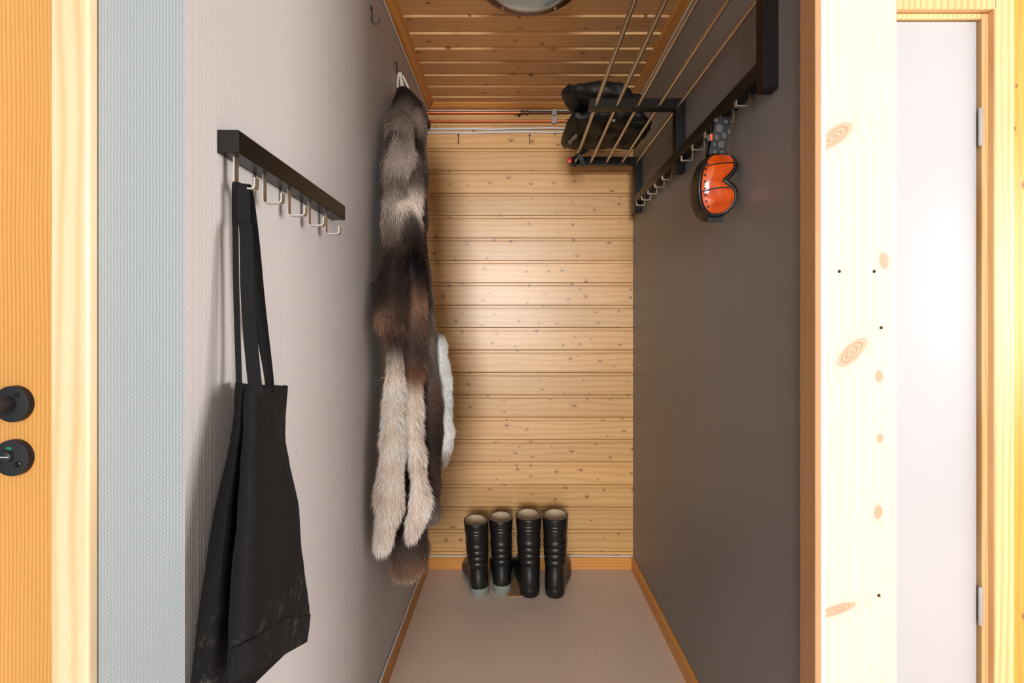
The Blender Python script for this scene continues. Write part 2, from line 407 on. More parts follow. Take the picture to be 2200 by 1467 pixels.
wr = structure(MB().box(0.745, 2.6, YD + 0.061, YD + 0.12, 0, 2.6).build('wall_side', M['panel']), 'orange pine panelled wall beside the closet door', 'wall')
pm = MB().prism([(0, 0.06), (0, 0.0045), (0.003, 0.0), (0.092, 0), (0.0945, 0.004), (0.0945, 0.006), (0.1095, 0.006), (0.1095, 0.06)], 'Z', 0, 2.6)
p0 = None
for i in range(12):
    x = X(2165, 1.26) - 0.02 + i * 0.11
    if p0 is None: p0 = pm.build('plank', M['panel'], wr); p0.location = (x, YD, 0)
    else: dup(p0, wr, (x, YD, 0))

# left: pine door, casing
d1 = MB().box(-1.35, -0.6065, 0.6405, 0.672, 0.01, 2.3, 0.002).build('door_1', M['door'], loc=(-0.78, 0.65, 1.05))
structure(d1, 'honey pine door with black handle and lock roses', 'door')
structure(MB().box(-0.6035, -0.554, 0.6215, 0.637, 0, 2.5, 0.003, seg=2).build('trim_11', M['casing']), 'pale pine door casing against the grey woven wallpaper', 'trim')
RX, RY = X(35, 0.64), 0.6405
zt1, zb1 = Z(868, 0.634), Z(984, 0.634)
rose = [(0.0242, 0), (0.0242, -0.0065), (0.0235, -0.0078), (0.0225, -0.008)]
lever = MB().lathe((RX, RY, zt1), rose, 40, 'Y').build('handle_rose', M['blackmetal'], d1, True)
lv = MB().tube([(RX - 0.002, RY - 0.006, zt1 + 0.001), (RX - 0.002, RY - 0.030, zt1 + 0.001), (RX - 0.004, RY - 0.040, zt1 + 0.001), (RX - 0.011, RY - 0.047, zt1 + 0.001), (RX - 0.03, RY - 0.049, zt1), (RX - 0.125, RY - 0.049, zt1)], 0.0098, 18)
lv.build('handle_lever', M['blackmetal'], lever, True)
MB().lathe((RX + 0.009, RY - 0.0078, zt1 + 0.0125), [(0.0032, 0), (0.0032, -0.0006), (0.002, -0.0006), (0.0015, 0.0004)], 14, 'Y').build('screw_head', M['black'], lever, True)
lock = MB().lathe((RX, RY, zb1), rose, 40, 'Y').build('lock_rose', M['blackmetal'], d1, True)
kb = MB().lathe((RX - 0.003, RY - 0.008, zb1 + 0.003), [(0.0078, 0), (0.0078, -0.002), (0.0068, -0.0045), (0.004, -0.0055)], 24, 'Y')
kb.build('turn_knob', M['blackmetal'], lock, True)
MB().box(RX - 0.0095, RX + 0.0035, RY - 0.0142, RY - 0.0132, zb1 + 0.0024, zb1 + 0.0036).build('knob_slot', M['grey'], lock)
arc = [(RX - 0.003 + r * math.sin(a), zb1 + 0.003 + r * math.cos(a)) for r, aa in ((0.0085, (-0.25, 0, 0.3, 0.5)), (0.0125, (0.45, 0.2, 0, -0.25))) for a in aa]
MB().prism(arc, 'Y', RY - 0.0086, RY - 0.0078).build('indicator_window', M['green'], lock)
for dx in (-0.0165, 0.0105):
    MB().lathe((RX + dx, RY - 0.0078, zb1 - 0.008), [(0.0042, 0), (0.0042, -0.0012), (0.003, -0.0018), (0.0022, -0.0008)], 16, 'Y').build('screw_head', M['black'], lock, True)

# ------------------------------------------------------------------ cables and pipes
def wobble(p0, p1, n, amp, axis, freq=3.0, ph=0.0):
    p0, p1 = Vector(p0), Vector(p1); out = []
    for i in range(n + 1):
        t = i / n; p = p0.lerp(p1, t)
        p[axis] += amp * (math.sin(t * freq * 6.28 + ph) + 0.5 * math.sin(t * freq * 15 + 2 * ph)) * min(1, 6 * t, 6 * (1 - t))
        out.append(p)
    return out
def clips(par, pts, size=(0.010, 0.006, 0.010)):
    f = None
    for p in pts:
        if f is None:
            f = MB().box(-size[0]/2, size[0]/2, -size[1]/2, size[1]/2, -size[2]/2, size[2]/2, 0.0012).build('cable_clip', M['white'], par); f.location = Vector(p) - par.location
        else: dup(f, par, Vector(p) - par.location)
r = 0.0035
c = thing('floor_cable', 'white cable running along the top of the back baseboard', 'cable', (0, YB - 0.005, 0.0635))
MB().tube(wobble((XL + 0.006, YB - 0.005, 0.0640), (XR - 0.004, YB - 0.005, 0.0640), 40, 0.0007, 2), r, 8).build('sheath', M['cable'], c, True)
clips(c, [(x, YB - 0.005, 0.0645) for x in (-0.36, -0.12, 0.17, 0.45, 0.55)], (0.006, 0.008, 0.009))
c = thing('floor_cable', 'white cable running along the top of the left baseboard below the hides', 'cable', (XL + 0.005, 1.5, 0.0635))
MB().tube(wobble((XL + 0.005, 0.65, 0.0640), (XL + 0.005, YB - 0.012, 0.0640), 60, 0.0009, 2, 4), r, 8).build('sheath', M['cable'], c, True)
clips(c, [(XL + 0.005, y, 0.0645) for y in (0.8, 1.1, 1.4, 1.65, 1.85, 2.05, 2.2)], (0.008, 0.006, 0.009))
for nm, x, s, y0 in (('left', XL + 0.004, 1, 0.66), ('right', XR - 0.004, -1, 1.0)):
    lab = 'white cable under the ceiling moulding above the hides' if s > 0 else 'white cable under the ceiling moulding above the hat rack'
    c = thing('ceiling_cable', lab, 'cable', (x, 1.6, zt - 0.004))
    MB().tube(wobble((x, y0, zt - 0.0036), (x, YB - 0.006, zt - 0.0036), 50, 0.0008, 2, 4), r, 8).build('sheath', M['cable'], c, True)
    clips(c, [(x, y, zt - 0.004) for y in (1.2, 1.45, 1.66, 1.83, 2.0, 2.17, 2.33)], (0.008, 0.006, 0.009))
c = MB().tube(wobble((XL + 0.012, YB - 0.004, zt - 0.0032), (XR - 0.012, YB - 0.004, zt - 0.0032), 40, 0.0005, 2), 0.003, 8).build('ceiling_cable', M['cable'], smooth=True, loc=(0, YB - 0.004, zt - 0.003))
tag(c, 'thin white cable between the cove moulding and the upper copper pipe', 'cable')
def bx(x): return (x - PX) * YB / F
def bz(y): return EYE + (PY - y) * YB / F
zu, zl = bz(244), bz(262)
p = thing('copper_pipe', 'upper copper pipe with a dark section and brass coupling', 'pipe', (0, YB - 0.012, zu))
MB().tube([(XL, YB - 0.011, zu - 0.001), (bx(1120), YB - 0.011, zu)], 0.0065, 14).build('copper_section', M['copper'], p, True)
MB().tube([(bx(1120), YB - 0.011, zu), (XR, YB - 0.011, zu + 0.002)], 0.0065, 14).build('dark_section', M['darkpipe'], p, True)
cx = bx(1127)
MB().lathe((cx, YB - 0.011, zu), [(0.0075, -0.02), (0.0105, -0.018), (0.0105, -0.007), (0.0075, -0.006), (0.0075, 0.006), (0.0105, 0.007), (0.0105, 0.018), (0.0075, 0.02)], 12, 'X').build('coupling', M['darkpipe'], p, True)
MB().lathe((bx(1115), YB - 0.008, zu - 0.014), [(0.006, -0.004), (0.008, 0), (0.006, 0.006)], 12).build('drain_cap', M['darkpipe'], p, True)
p = thing('copper_pipe', 'lower copper pipe ending in a shiny brass fitting', 'pipe', (0, YB - 0.011, zl))
MB().tube([(XL, YB - 0.011, zl - 0.001), (bx(1218), YB - 0.011, zl)], 0.0062, 14).build('copper_section', M['copper'], p, True)
cx = bx(1224)
MB().lathe((cx, YB - 0.011, zl), [(0.0072, -0.02), (0.0105, -0.018), (0.0105, -0.004), (0.0078, -0.003), (0.0078, 0.004), (0.011, 0.005), (0.011, 0.018), (0.008, 0.02)], 8, 'X').build('fitting', M['brass'], p, True)
MB().tube([(cx + 0.02, YB - 0.011, zl), (XR, YB - 0.011, zl)], 0.0062, 12).build('dark_section', M['darkpipe'], p, True)
pc = thing('pipe_clamp', 'grey double pipe clamp screwed over both copper pipes', 'clamp', (bx(1190), YB, bz(253)))
MB().box(bx(1185.5), bx(1195), YB - 0.0215, YB - 0.0175, bz(268), bz(238), 0.0015).box(bx(1186.5), bx(1194), YB - 0.018, YB, bz(255.5), bz(250.5), 0.001).build('saddle', M['grey'], pc)
MB().lathe((bx(1190), YB - 0.0215, bz(252)), [(0.005, 0), (0.005, -0.001), (0.0035, -0.002), (0.002, -0.001)], 14, 'Y').build('screw_head', M['darkpipe'], pc, True)
for i, (y, ph, lab) in enumerate(((277.5, 0.3, 'upper of two white cables clipped side by side below the copper pipes'), (285, 1.9, 'lower of two white cables clipped side by side below the copper pipes'))):
    c = thing('wall_cable', lab, 'cable', (0, YB - 0.005, bz(y)))
    MB().tube(wobble((XL, YB - 0.0055, bz(y + (1.5 if i else 1))), (XR, YB - 0.0055, bz(y - 2)), 60, 0.0016, 2, 2.2, ph), 0.0048, 10).build('sheath', M['cable'], c, True)
    clips(c, [(bx(x), YB - 0.0055, bz(y - 0.5)) for x in ((963, 1052, 1155) if i else (1052, 1155))], (0.011, 0.013, 0.0125))

# small black screw hooks
def jhook(name, label, base, out, L=0.05, rad=0.011, group=None):
    b = Vector(base); out = Vector(out); up = Vector((0, 0, 1))
    path = [b + out * 0.004 + up * 0.0, b + out * 0.005 - up * (L - rad)]
    for k in range(1, 9):
        a = math.pi * k / 8
        path.append(b + out * (0.005 + rad - rad * math.cos(a)) - up * (L - rad + rad * math.sin(a)))
    path.append(path[-1] + up * 0.006)
    t = thing(name, label, 'hook', base, group)
    MB().tube(path, 0.0018, 8).build('shank', M['blackmetal'], t, True)
    MB().lathe(b + out * 0.003, [(0.0045, -0.003), (0.0045, 0.002), (0.003, 0.003)], 12, 'X' if abs(out.x) > 0.5 else 'Y').build('screw_plate', M['blackmetal'], t, True)
    return t
jhook('wall_hook', 'empty black wire hook high on the pale wall near the ceiling moulding', (XL, 1.459, 2.185), (1, 0, 0))
jhook('wall_hook', 'black wire hook holding the white cord of the hides', (XL, 1.768, 2.188), (1, 0, 0))
jhook('wall_hook', 'low black wire hook on the pale wall beside the middle of the hides', (XL, 1.469, 1.342), (1, 0, 0))
for x, wh in ((985, 'hides'), (1138, 'lettered bag')):
    jhook('screw_hook', 'small black screw hook under the cables, the one nearer the ' + wh, (bx(x), YB, bz(291)), (0, -1, 0), 0.045, 0.008, 'screw hooks on the pine wall')
t = thing('screw_eye', 'short bright metal screw sticking out behind the top of the hides', 'screw', (XL, 2.10, 2.215))
MB().tube([(XL, 2.10, 2.215), (XL + 0.028, 2.10, 2.211)], 0.0025, 8).build('shank', M['steel'], t, True)
MB().lathe((XL + 0.028, 2.10, 2.211), [(0.0025, -0.001), (0.005, 0), (0.005, 0.003), (0.003, 0.004)], 12, 'X').build('head', M['steel'], t, True)

# ------------------------------------------------------------------ ceiling lamp
LX, LY = 0.047, 1.432
t = thing('ceiling_lamp', 'round ceiling lamp with dark bronze ring and frosted glass', 'lamp', (LX, LY, ZC))
MB().lathe((LX, LY, ZC), [(0.150, 0), (0.158, -0.012), (0.160, -0.070), (0.158, -0.080), (0.150, -0.085), (0.129, -0.085), (0.126, -0.076)], 64).build('ring', M['darkpipe'], t, True)
MB().lathe((LX, LY, ZC), [(0.132, -0.060), (0.131, -0.080), (0.122, -0.094), (0.10, -0.108), (0.07, -0.118), (0.035, -0.123), (0.004, -0.1245)], 64).build('glass_shade', M['lampglass'], t, True)
for a in (52, 128, 270):
    a = math.radians(a)
    MB().lathe((LX + 0.139 * math.cos(a), LY + 0.139 * math.sin(a), ZC - 0.085), [(0.0062, 0.002), (0.0062, -0.002), (0.004, -0.004), (0.001, -0.0045)], 14).build('screw_cap', M['steel'], t, True)

# ------------------------------------------------------------------ hook strips
def hook_mesh(sx, drop, out, lip, w=0.011, t=0.0024):
    """flat steel strip: down, out from the wall (sx = direction in x), short lip up; origin at the top"""
    r = 0.005; pts = [(0, 0.012), (0, -drop + r)]
    for k in range(1, 5):
        a = math.pi / 2 * k / 4; pts.append((r - r * math.cos(a), -drop + r - r * math.sin(a)))
    pts.append((out - r, -drop))
    for k in range(1, 5):
        a = math.pi / 2 * k / 4; pts.append((out - r + r * math.sin(a), -drop + r - r * math.cos(a)))
    pts.append((out, -drop + lip))
    return MB().ribbon([(sx * x, 0, z) for x, z in pts], (0, 1, 0), w, t)

# left hook rail
t = thing('hook_rail', 'black hook rail with five steel hooks on the pale wall', 'hook rail', (XL, 0.9, 1.4676))
MB().box(XL, XL + 0.032, 0.7055, 1.152, 1.4676, 1.502, 0.0012).build('bar', M['black'], t)
hp = (0.7235, 0.806, 0.894, 0.982, 1.070)
h0 = None
for y in hp:
    if h0 is None: h0 = hook_mesh(1, 0.049, 0.031, 0.017).build('hook', M['steel'], t, True, loc=(XL + 0.0175, y, 1.4676), local=True)
    else: dup(h0, t, Vector((XL + 0.0175, y, 1.4676)) - t.location)

# right hat rack
t = thing('hat_rack', 'black hat rack with steel rods and hooks on the dark grey wall', 'hat rack', (XR, 1.67, 1.75))
UY = (1.078, 1.664, 2.237)
u0 = k0 = None
for y in UY:
    if u0 is None:
        u0 = MB().box(XR - 0.034, XR, y, y + 0.034, 1.75, 2.008, 0.0012).build('upright', M['black'], t, loc=(XR, y, 1.75))
        k0 = MB().box(0.262, XR - 0.034, y, y + 0.034, 1.973, 2.008, 0.0012).build('bracket', M['black'], t, loc=(XR, y, 1.75))
    else:
        dup(u0, t, Vector((XR, y, 1.75)) - t.location); dup(k0, t, Vector((XR, y, 1.75)) - t.location)
for a, c in zip(UY[:-1], UY[1:]):
    MB().box(XR - 0.033, XR - 0.001, a + 0.034, c, 1.789, 1.825, 0.001).build('rail', M['black'], t)
s0 = None
for y in UY:
    for z in (1.80, 1.912):
        L = Vector((XR - 0.034, y + 0.017, z)) - t.location
        if s0 is None: s0 = MB().lathe((0, 0, 0), [(0.0042, 0.001), (0.0042, -0.0008), (0.003, -0.0014)], 12, 'X').build('screw_cap', M['steel'], t, True); s0.location = L
        else: dup(s0, t, L)
for x in (0.285, 0.358, 0.432, 0.506, 0.575):
    MB().tube([(x, 1.09, 1.985), (x, 2.262, 1.985)], 0.0070, 16).build('rod', M['steel'], t, True)
h0 = None
for y in (1.181, 1.273, 1.371, 1.469, 1.565, 1.767, 1.862, 1.957, 2.05, 2.138):
    L = Vector((XR - 0.0135, y, 1.789)) - t.location
    if h0 is None: h0 = hook_mesh(-1, 0.034, 0.036, 0.014).build('hook', M['steel'], t, True, loc=(XR - 0.0135, y, 1.789), local=True)
    else: dup(h0, t, L)

# ------------------------------------------------------------------ goggles on the rack
GY = 1.262; gk = GY / F
def zp(x, y): return (1180 + x / 3.056, y / 3.056)
def gp(x, y, Y=GY):
    q = zp(x, y); return Vector(((q[0] - PX) * gk, Y, EYE + (PY - q[1]) * gk))
outer = [(1060, 1008), (1012, 1058), (978, 1130), (958, 1220), (964, 1300), (990, 1370), (1045, 1418), (1110, 1424), (1172, 1402), (1214, 1352), (1228, 1290), (1216, 1238), (1180, 1208), (1152, 1195), (1182, 1176), (1222, 1124), (1232, 1070), (1214, 1022), (1180, 1000), (1115, 994)]
inner = [(1066, 1020), (1028, 1066), (1000, 1135), (984, 1215), (988, 1292), (1008, 1352), (1052, 1398), (1108, 1402), (1158, 1386), (1194, 1342), (1206, 1290), (1188, 1248), (1150, 1222), (1112, 1196), (1150, 1166), (1196, 1114), (1208, 1070), (1198, 1030), (1170, 1012), (1112, 1010)]
def smooth_poly(pts, it=2):
    for _ in range(it):
        out = []
        for i, p in enumerate(pts):
            q = pts[(i + 1) % len(pts)]
            out += [(0.75*p[0]+0.25*q[0], 0.75*p[1]+0.25*q[1]), (0.25*p[0]+0.75*q[0], 0.25*p[1]+0.75*q[1])]
        pts = out
    return pts
outer, inner = smooth_poly(outer), smooth_poly(inner)
cy0 = 1210.0
def bow(y): return 0.020 * ((y - cy0) / 210.0) ** 2          # the lens curves back towards the temples
gx = lambda q, dy, s=1.0, c=(1100, 1210): gp(c[0] + (q[0] - c[0]) * s, c[1] + (q[1] - c[1]) * s, GY - 0.016 + dy + bow(q[1]))
t = thing('ski_goggles', 'ski goggles with orange mirrored lens hanging by a spotted strap', 'goggles', gp(1100, 1430))
rings = [[gx(q, 0.050, 1.03) for q in outer], [gx(q, 0.030, 1.03) for q in outer], [gx(q, 0.012) for q in outer], [gx(q, 0.002, 0.995) for q in outer],
         [gx(q, -0.002, 0.97) for q in outer], [gx(q, 0.000, 1.0) for q in inner], [gx(q, 0.010, 1.0) for q in inner]]
fr = MB().loft(rings, cap=False).build('frame', M['rubber'], t, 'all')
# lens: rows across the rim outline
def span(y):
    xs_ = []
    for a_, b_ in zip(inner, inner[1:] + inner[:1]):
        if (a_[1] - y) * (b_[1] - y) <= 0 and a_[1] != b_[1]: xs_.append(a_[0] + (b_[0] - a_[0]) * (y - a_[1]) / (b_[1] - a_[1]))
    return min(xs_), max(xs_)
y0_, y1_ = min(q[1] for q in inner) + 0.5, max(q[1] for q in inner) - 0.5
rows = []
for i in range(49):
    y = y0_ + (y1_ - y0_) * i / 48; xa_, xb_ = span(y)
    rows.append([gx((xa_ + (xb_ - xa_) * k / 14, y), 0.0015 - 0.0075 * math.sin(math.pi * k / 14) ** 0.7 * min(1, 6 * min(i, 48 - i) / 48)) for k in range(15)])
MB().loft(rows, closed=False).build('lens', M['lens'], t, 'all')
vents = [(1024, 1085), (1012, 1122), (1004, 1163), (1003, 1207), (1004, 1252), (1009, 1292), (1019, 1331), (1033, 1365)]
for i, q in enumerate(vents):
    c = gx(q, -0.0045); MB().lathe(c, [(0.0024, 0.001), (0.0024, -0.0022), (0.001, -0.0024)], 10, 'Y').build('vent_hole', M['black'], t)
MB().ribbon([gx((1000, 1102), -0.0035), gx((1060, 1092), -0.0062), (gx((1120, 1084), -0.0068)), gx((1200, 1076), -0.0035)], (0, 0, 1), 0.0026, 0.0008).build('lens_groove', M['black'], t)
MB().ribbon([gx((990, 1270), -0.0035), gx((1050, 1254), -0.0072), (gx((1110, 1246), -0.0072)), gx((1170, 1244), -0.0040)], (0, 0, 1), 0.0035, 0.0008).build('lens_groove', M['skin'], t)
hz = 1.757
st = MB().ribbon([gp(1112, 1010, GY + 0.012), gp(1120, 950, GY + 0.008), gp(1130, 870, GY + 0.004), gp(1140, 800, GY + 0.002), gp(1144, 768, GY + 0.004), gp(1145, 758, GY + 0.012), gp(1144, 772, GY + 0.022), gp(1135, 860, GY + 0.030), gp(1125, 1000, GY + 0.046)],
                 (1, 0, 0.08), [0.047, 0.044, 0.041, 0.041, 0.041, 0.04, 0.04, 0.042, 0.045], 0.0022).build('strap', M['cloth'], t, True)
for (x, y, rx, ry) in ((1118, 842, 22, 26), (1103, 898, 15, 18), (1152, 888, 14, 20), (1134, 945, 21, 24), (1094, 992, 12, 14), (1140, 995, 14, 12), (1096, 790, 13, 10), (1182, 862, 8, 18), (1088, 945, 9, 14), (1160, 800, 14, 10)):
    f = (y - 758) / 250.0
    pts = [gp(x + rx * math.copysign(abs(math.cos(a)) ** 0.7, math.cos(a)), y + ry * math.copysign(abs(math.sin(a)) ** 0.7, math.sin(a)), GY + 0.0005 + 0.008 * max(0, f - 0.2) - 0.0008) for a in [6.2832 * k / 12 for k in range(12)]]
    MB().loft([pts, [p + Vector((0, 0.0035, 0)) for p in pts]]).build('strap_print', M['greyprint'], st)
MB().ribbon([gp(1105, 1405, GY + 0.016), gp(1105, 1448, GY + 0.018)], (1, 0, 0), 0.042, 0.008).build('strap_end', M['cloth'], t, True)
MB().ribbon([gp(1066, 876, GY + 0.003), gp(1067, 920, GY + 0.003)], (1, 0, 0), 0.006, 0.002).build('orange_tag', M['orange'], t)
MB().ribbon([gp(1052, 880, GY + 0.005), gp(1050, 922, GY + 0.005)], (1, 0, 0), 0.006, 0.002).build('grey_tag', M['greyprint'], t)

# ------------------------------------------------------------------ black bags on the hat rack
def blob(rings_def, n=28, amp=0.006, sc=14.0, seed=0.0, pw=0.75):
    """loft of superellipse sections along X: (x, yc, zc, ry, rz)"""
    out = []
    for (x, yc, zc, ry, rz) in rings_def:
        r_ = []
        for k in range(n):
            a = 2 * math.pi * k / n; ca, sa = math.cos(a), math.sin(a)
            p = Vector((x, yc + ry * math.copysign(abs(ca) ** pw, ca), zc + rz * math.copysign(abs(sa) ** pw, sa)))
            q_ = p * sc + Vector((seed, 0, 0))
            d = (noise.noise(q_) + 0.8 * (0.5 - abs(noise.noise(q_ * 1.9)) * 2) + 0.3 * noise.noise(q_ * 4)) * amp * min(1, rz / 0.02)
            p += Vector((d * 0.5, d * ca, d * sa)); r_.append(p)
        out.append(r_)
    return out
def interp(rows, n):
    out = []
    m = len(rows) - 1
    for i in range(n + 1):
        u = i / n * m; k = min(int(u), m - 1); f = u - k
        p0 = rows[max(k-1, 0)]; p1 = rows[k]; p2 = rows[k+1]; p3 = rows[min(k+2, m)]
        out.append(tuple(0.5 * (2*b + (c - a) * f + (2*a - 5*b + 4*c - d) * f*f + (3*b - a - 3*c + d) * f**3) for a, b, c, d in zip(p0, p1, p2, p3)))
    return out
lo = [(0.205, 2.05, 2.022, 0.055, 0.008), (0.22, 1.99, 2.022, 0.145, 0.020), (0.27, 1.985, 2.022, 0.165, 0.028), (0.35, 1.98, 2.028, 0.165, 0.036), (0.43, 1.985, 2.028, 0.16, 0.036), (0.50, 1.99, 2.022, 0.15, 0.030), (0.545, 2.0, 2.02, 0.10, 0.016)]
t = thing('gear_bag', 'black nylon bag with white lettering lying under the other on the rack', 'bag', (0.4, 1.98, 1.99))
rg = blob(interp(lo, 40), 48, 0.012, 15, 1.0)
bagm = MB().loft(rg).build('bag_body', M['cloth'], t, True)
bv = BVHTree.FromPolygons([bagm.matrix_world @ v.co + wloc(t) for v in bagm.data.vertices], [list(p.vertices) for p in bagm.data.polygons])
tc = bpy.data.curves.new('lettering', 'FONT'); tc.body = 'JETHWEAR'; tc.size = 1.0; tc.align_x = 'CENTER'; tc.align_y = 'CENTER'; tc.fill_mode = 'BOTH'; tc.resolution_u = 2; tc.offset = 0.012
to = bpy.data.objects.new('tmp', tc); COL.objects.link(to); bpy.context.view_layer.update()
tm = bpy.data.meshes.new_from_object(to.evaluated_get(bpy.context.evaluated_depsgraph_get())); bpy.data.objects.remove(to)
bm = bmesh.new(); bm.from_mesh(tm); bmesh.ops.subdivide_edges(bm, edges=[e for e in bm.edges if e.calc_length() > 0.3], cuts=2); bmesh.ops.triangulate(bm, faces=bm.faces)
xs = [v.co.x for v in bm.verts]; wdt = max(xs) - min(xs); eye = Vector((0, 0, EYE))
ca, sa = math.cos(math.radians(48)), math.sin(math.radians(48))
ok = True
for v in bm.verts:
    u, q = v.co.x / wdt * 25.0, v.co.y * 9.0
    px, py = 1231 + u * ca - q * sa, 299 - (u * sa + q * ca)
    d = (at(px, py, 1.0) - eye).normalized(); hit = bv.ray_cast(eye, d)
    h = hit[0] if hit[0] is not None else at(px, py, 1.95)
    v.co = h - d * 0.0045 - wloc(t)
me = bpy.data.meshes.new('lettering'); bm.to_mesh(me); bm.free(); me.materials.append(M['print'])
lo_ = bpy.data.objects.new('lettering', me); COL.objects.link(lo_); lo_.parent = t; lo_['label'] = 'white JETHWEAR lettering'
d = (at(1319, 257.5, 1) - eye).normalized(); h = bv.ray_cast(eye, d)[0] or at(1319, 257.5, 1.80)
MB().lathe(h - Vector((0, 0.001, 0)), [(0.0075, 0.002), (0.0075, -0.002), (0.0055, -0.003), (0.003, -0.0015), (0.001, -0.0025)], 18, 'Y').build('press_stud', M['steel'], t, True)
sp = [at(1262, 322, 2.12), at(1246, 330, 2.12), at(1236, 338, 2.11), at(1230, 350, 2.11), at(1236, 357, 2.12)]
MB().ribbon(sp, (0.3, -0.4, 1), 0.016, 0.004).build('strap', M['cloth'], t, True)
MB().ribbon([at(1242, 332, 2.10), at(1250, 343, 2.10), at(1252, 356, 2.11)], (1, 0, 0.4), 0.020, 0.004).build('strap_end', M['cloth'], t, True)
bk = at(1224, 345, 2.11)
MB().box(bk.x - 0.010, bk.x + 0.010, bk.y - 0.006, bk.y + 0.006, bk.z - 0.012, bk.z + 0.012, 0.004, seg=2).build('red_buckle', M['red'], t, True)

up = [(0.184, 1.86, 2.122, 0.012, 0.006), (0.205, 1.86, 2.112, 0.06, 0.020), (0.245, 1.875, 2.102, 0.10, 0.034), (0.30, 1.89, 2.098, 0.12, 0.040), (0.36, 1.90, 2.096, 0.13, 0.040), (0.43, 1.90, 2.086, 0.12, 0.030), (0.49, 1.90, 2.073, 0.09, 0.018), (0.515, 1.90, 2.066, 0.03, 0.006)]
t = MB().loft(blob(interp(up, 40), 48, 0.014, 14, 5.0)).build('folded_garment', M['cloth'], None, True, loc=(0.36, 1.9, 2.06))
tag(t, 'black padded garment with a pointed end heaped on top of the lettered bag', 'garment')

# ------------------------------------------------------------------ boots
def superell(n, hw, y0, y1, toe=0.0, p=0.8):
    """outline of a boot section: blunt round heel, straight waist, wider round toe"""
    L = y1 - y0; out = []
    heel = min(hw, L / 2); tw = hw * (1 + toe); tl = min(tw * 1.15, L - heel)
    def half(k, m):                                   # k 0..m from heel tip to toe tip
        u = k / m
        if u < 0.36:
            a = u / 0.36 * math.pi / 2; return heel * (1 - math.cos(a)), hw * math.sin(a)
        if u < 0.64:
            f = (u - 0.36) / 0.28; sm = f * f * (3 - 2 * f)
            return heel + (L - heel - tl) * f, hw + (tw - hw) * sm - 0.10 * hw * toe / 0.36 * math.sin(f * math.pi)
        a = (u - 0.64) / 0.36 * math.pi / 2; return L - tl + tl * math.sin(a), tw * math.cos(a)
    m = n // 2
    for k in range(m): l, w_ = half(k, m); out.append((w_, y0 + l))
    for k in range(m, 0, -1): l, w_ = half(k, m); out.append((-w_, y0 + l))
    return out
def make_boot(label, group, loc, yaw, scale, solemat, tall, ribs, tilt=0.0):
    t = thing('rubber_boot', label, 'boot', loc, group)
    n = 40
    # sole
    sh = 0.040
    S_ = [(0.000, 0.039, 0.004, 0.262, 0.42), (0.004, 0.0425, 0.001, 0.267, 0.42), (sh - 0.006, 0.0440, 0.0, 0.270, 0.42), (sh, 0.0425, 0.001, 0.268, 0.42)]
    MB_ = MB(); MB_.loft([[(x, y, z) for x, y in superell(n, hw, a, c, toe)] for z, hw, a, c, toe in S_])
    so = MB_.build('sole', solemat, t, True, loc=(0, 0, 0)); so.location = (0, 0, 0)
    rows = [(sh - 0.004, 0.0420, 0.002, 0.266, 0.42), (0.055, 0.0435, 0.000, 0.264, 0.44), (0.072, 0.0435, 0.001, 0.252, 0.42), (0.088, 0.0425, 0.003, 0.224, 0.32), (0.102, 0.0415, 0.006, 0.186, 0.16), (0.116, 0.0415, 0.008, 0.152, 0.04), (0.128, 0.0415, 0.009, 0.134, 0.0)]
    H = tall
    zz = np.arange(0.132, H - 0.001, 0.0035)
    for z in zz:
        f = (z - 0.132) / (H - 0.132)
        hw = 0.0415 + 0.0115 * f ** 0.8; y0 = 0.009 - 0.013 * f; y1 = 0.130 + 0.004 * f
        bump = 0
        if z < 0.244: bump = 0.0048 * abs(math.sin((z - 0.132) / 0.028 * math.pi)) ** 0.6
        elif 0.282 < z < 0.312: bump = 0.0036 * abs(math.sin((z - 0.282) / 0.015 * math.pi)) ** 0.6
        elif z >= 0.312: bump = 0.0036
        else: bump = 0.0016
        rows.append((z, hw + bump, y0 - bump, y1 + bump, 0.0))
    z, hw, y0, y1, _ = rows[-1]; hwt = hw
    rows += [(H, hw - 0.001, y0 + 0.001, y1 - 0.001, 0), (H + 0.002, hw - 0.004, y0 + 0.004, y1 - 0.004, 0), (H + 0.001, hw - 0.0100, y0 + 0.0100, y1 - 0.0100, 0), (H - 0.006, hw - 0.0095, y0 + 0.0095, y1 - 0.0095, 0)]
    rings = []
    for (z, hw, a, c, toe) in rows:
        rg = []
        for x, y in superell(n, hw, a, c, toe, 0.88):
            back = max(0.0, min(1.0, (y - a) / (c - a)))
            lift = 0.0
            rg.append((x + (z * tilt if z > 0.1 else 0.1 * tilt * z / 0.1), y, z + lift))
        rings.append(rg)
    MB_ = MB(); MB_.loft(rings, cap=False); bo = MB_.build('shaft', M['rubber'], t, True, loc=(0, 0, 0)); bo.location = (0, 0, 0)
    li = []
    for dz, ins in ((0.0012, 0.0098), (-0.004, 0.0115), (-0.03, 0.0125), (-0.09, 0.0165), (-0.165, 0.0215)):
        li.append([(x + (H + dz) * tilt, y, H + dz) for x, y in superell(n, hwt - ins, y0 + ins, y1 - ins, 0, 0.88)])
    MB_ = MB(); MB_.loft(li, cap=False); MB_.bm.faces.new([v for v in list(MB_.bm.verts)[-n:]])
    lo = MB_.build('lining', M['lining'], t, True, loc=(0, 0, 0)); lo.location = (0, 0, 0)
    t.rotation_euler = (0, 0, yaw); t.scale = (scale,) * 3
    return t
g1, g2 = 'grey-soled boots against the pine wall', 'all-black boots against the pine wall'
def bl(x, y): Y = EYE * F / (y - PY); return ((x - PX) * Y / F, Y)
x, y = bl(1034, 1285); make_boot('black rubber boot with grey sole, toe turned out, nearest the hides', g1, (x, y, 0), 0.24, 0.965, M['sole'], 0.338, True, -0.045)
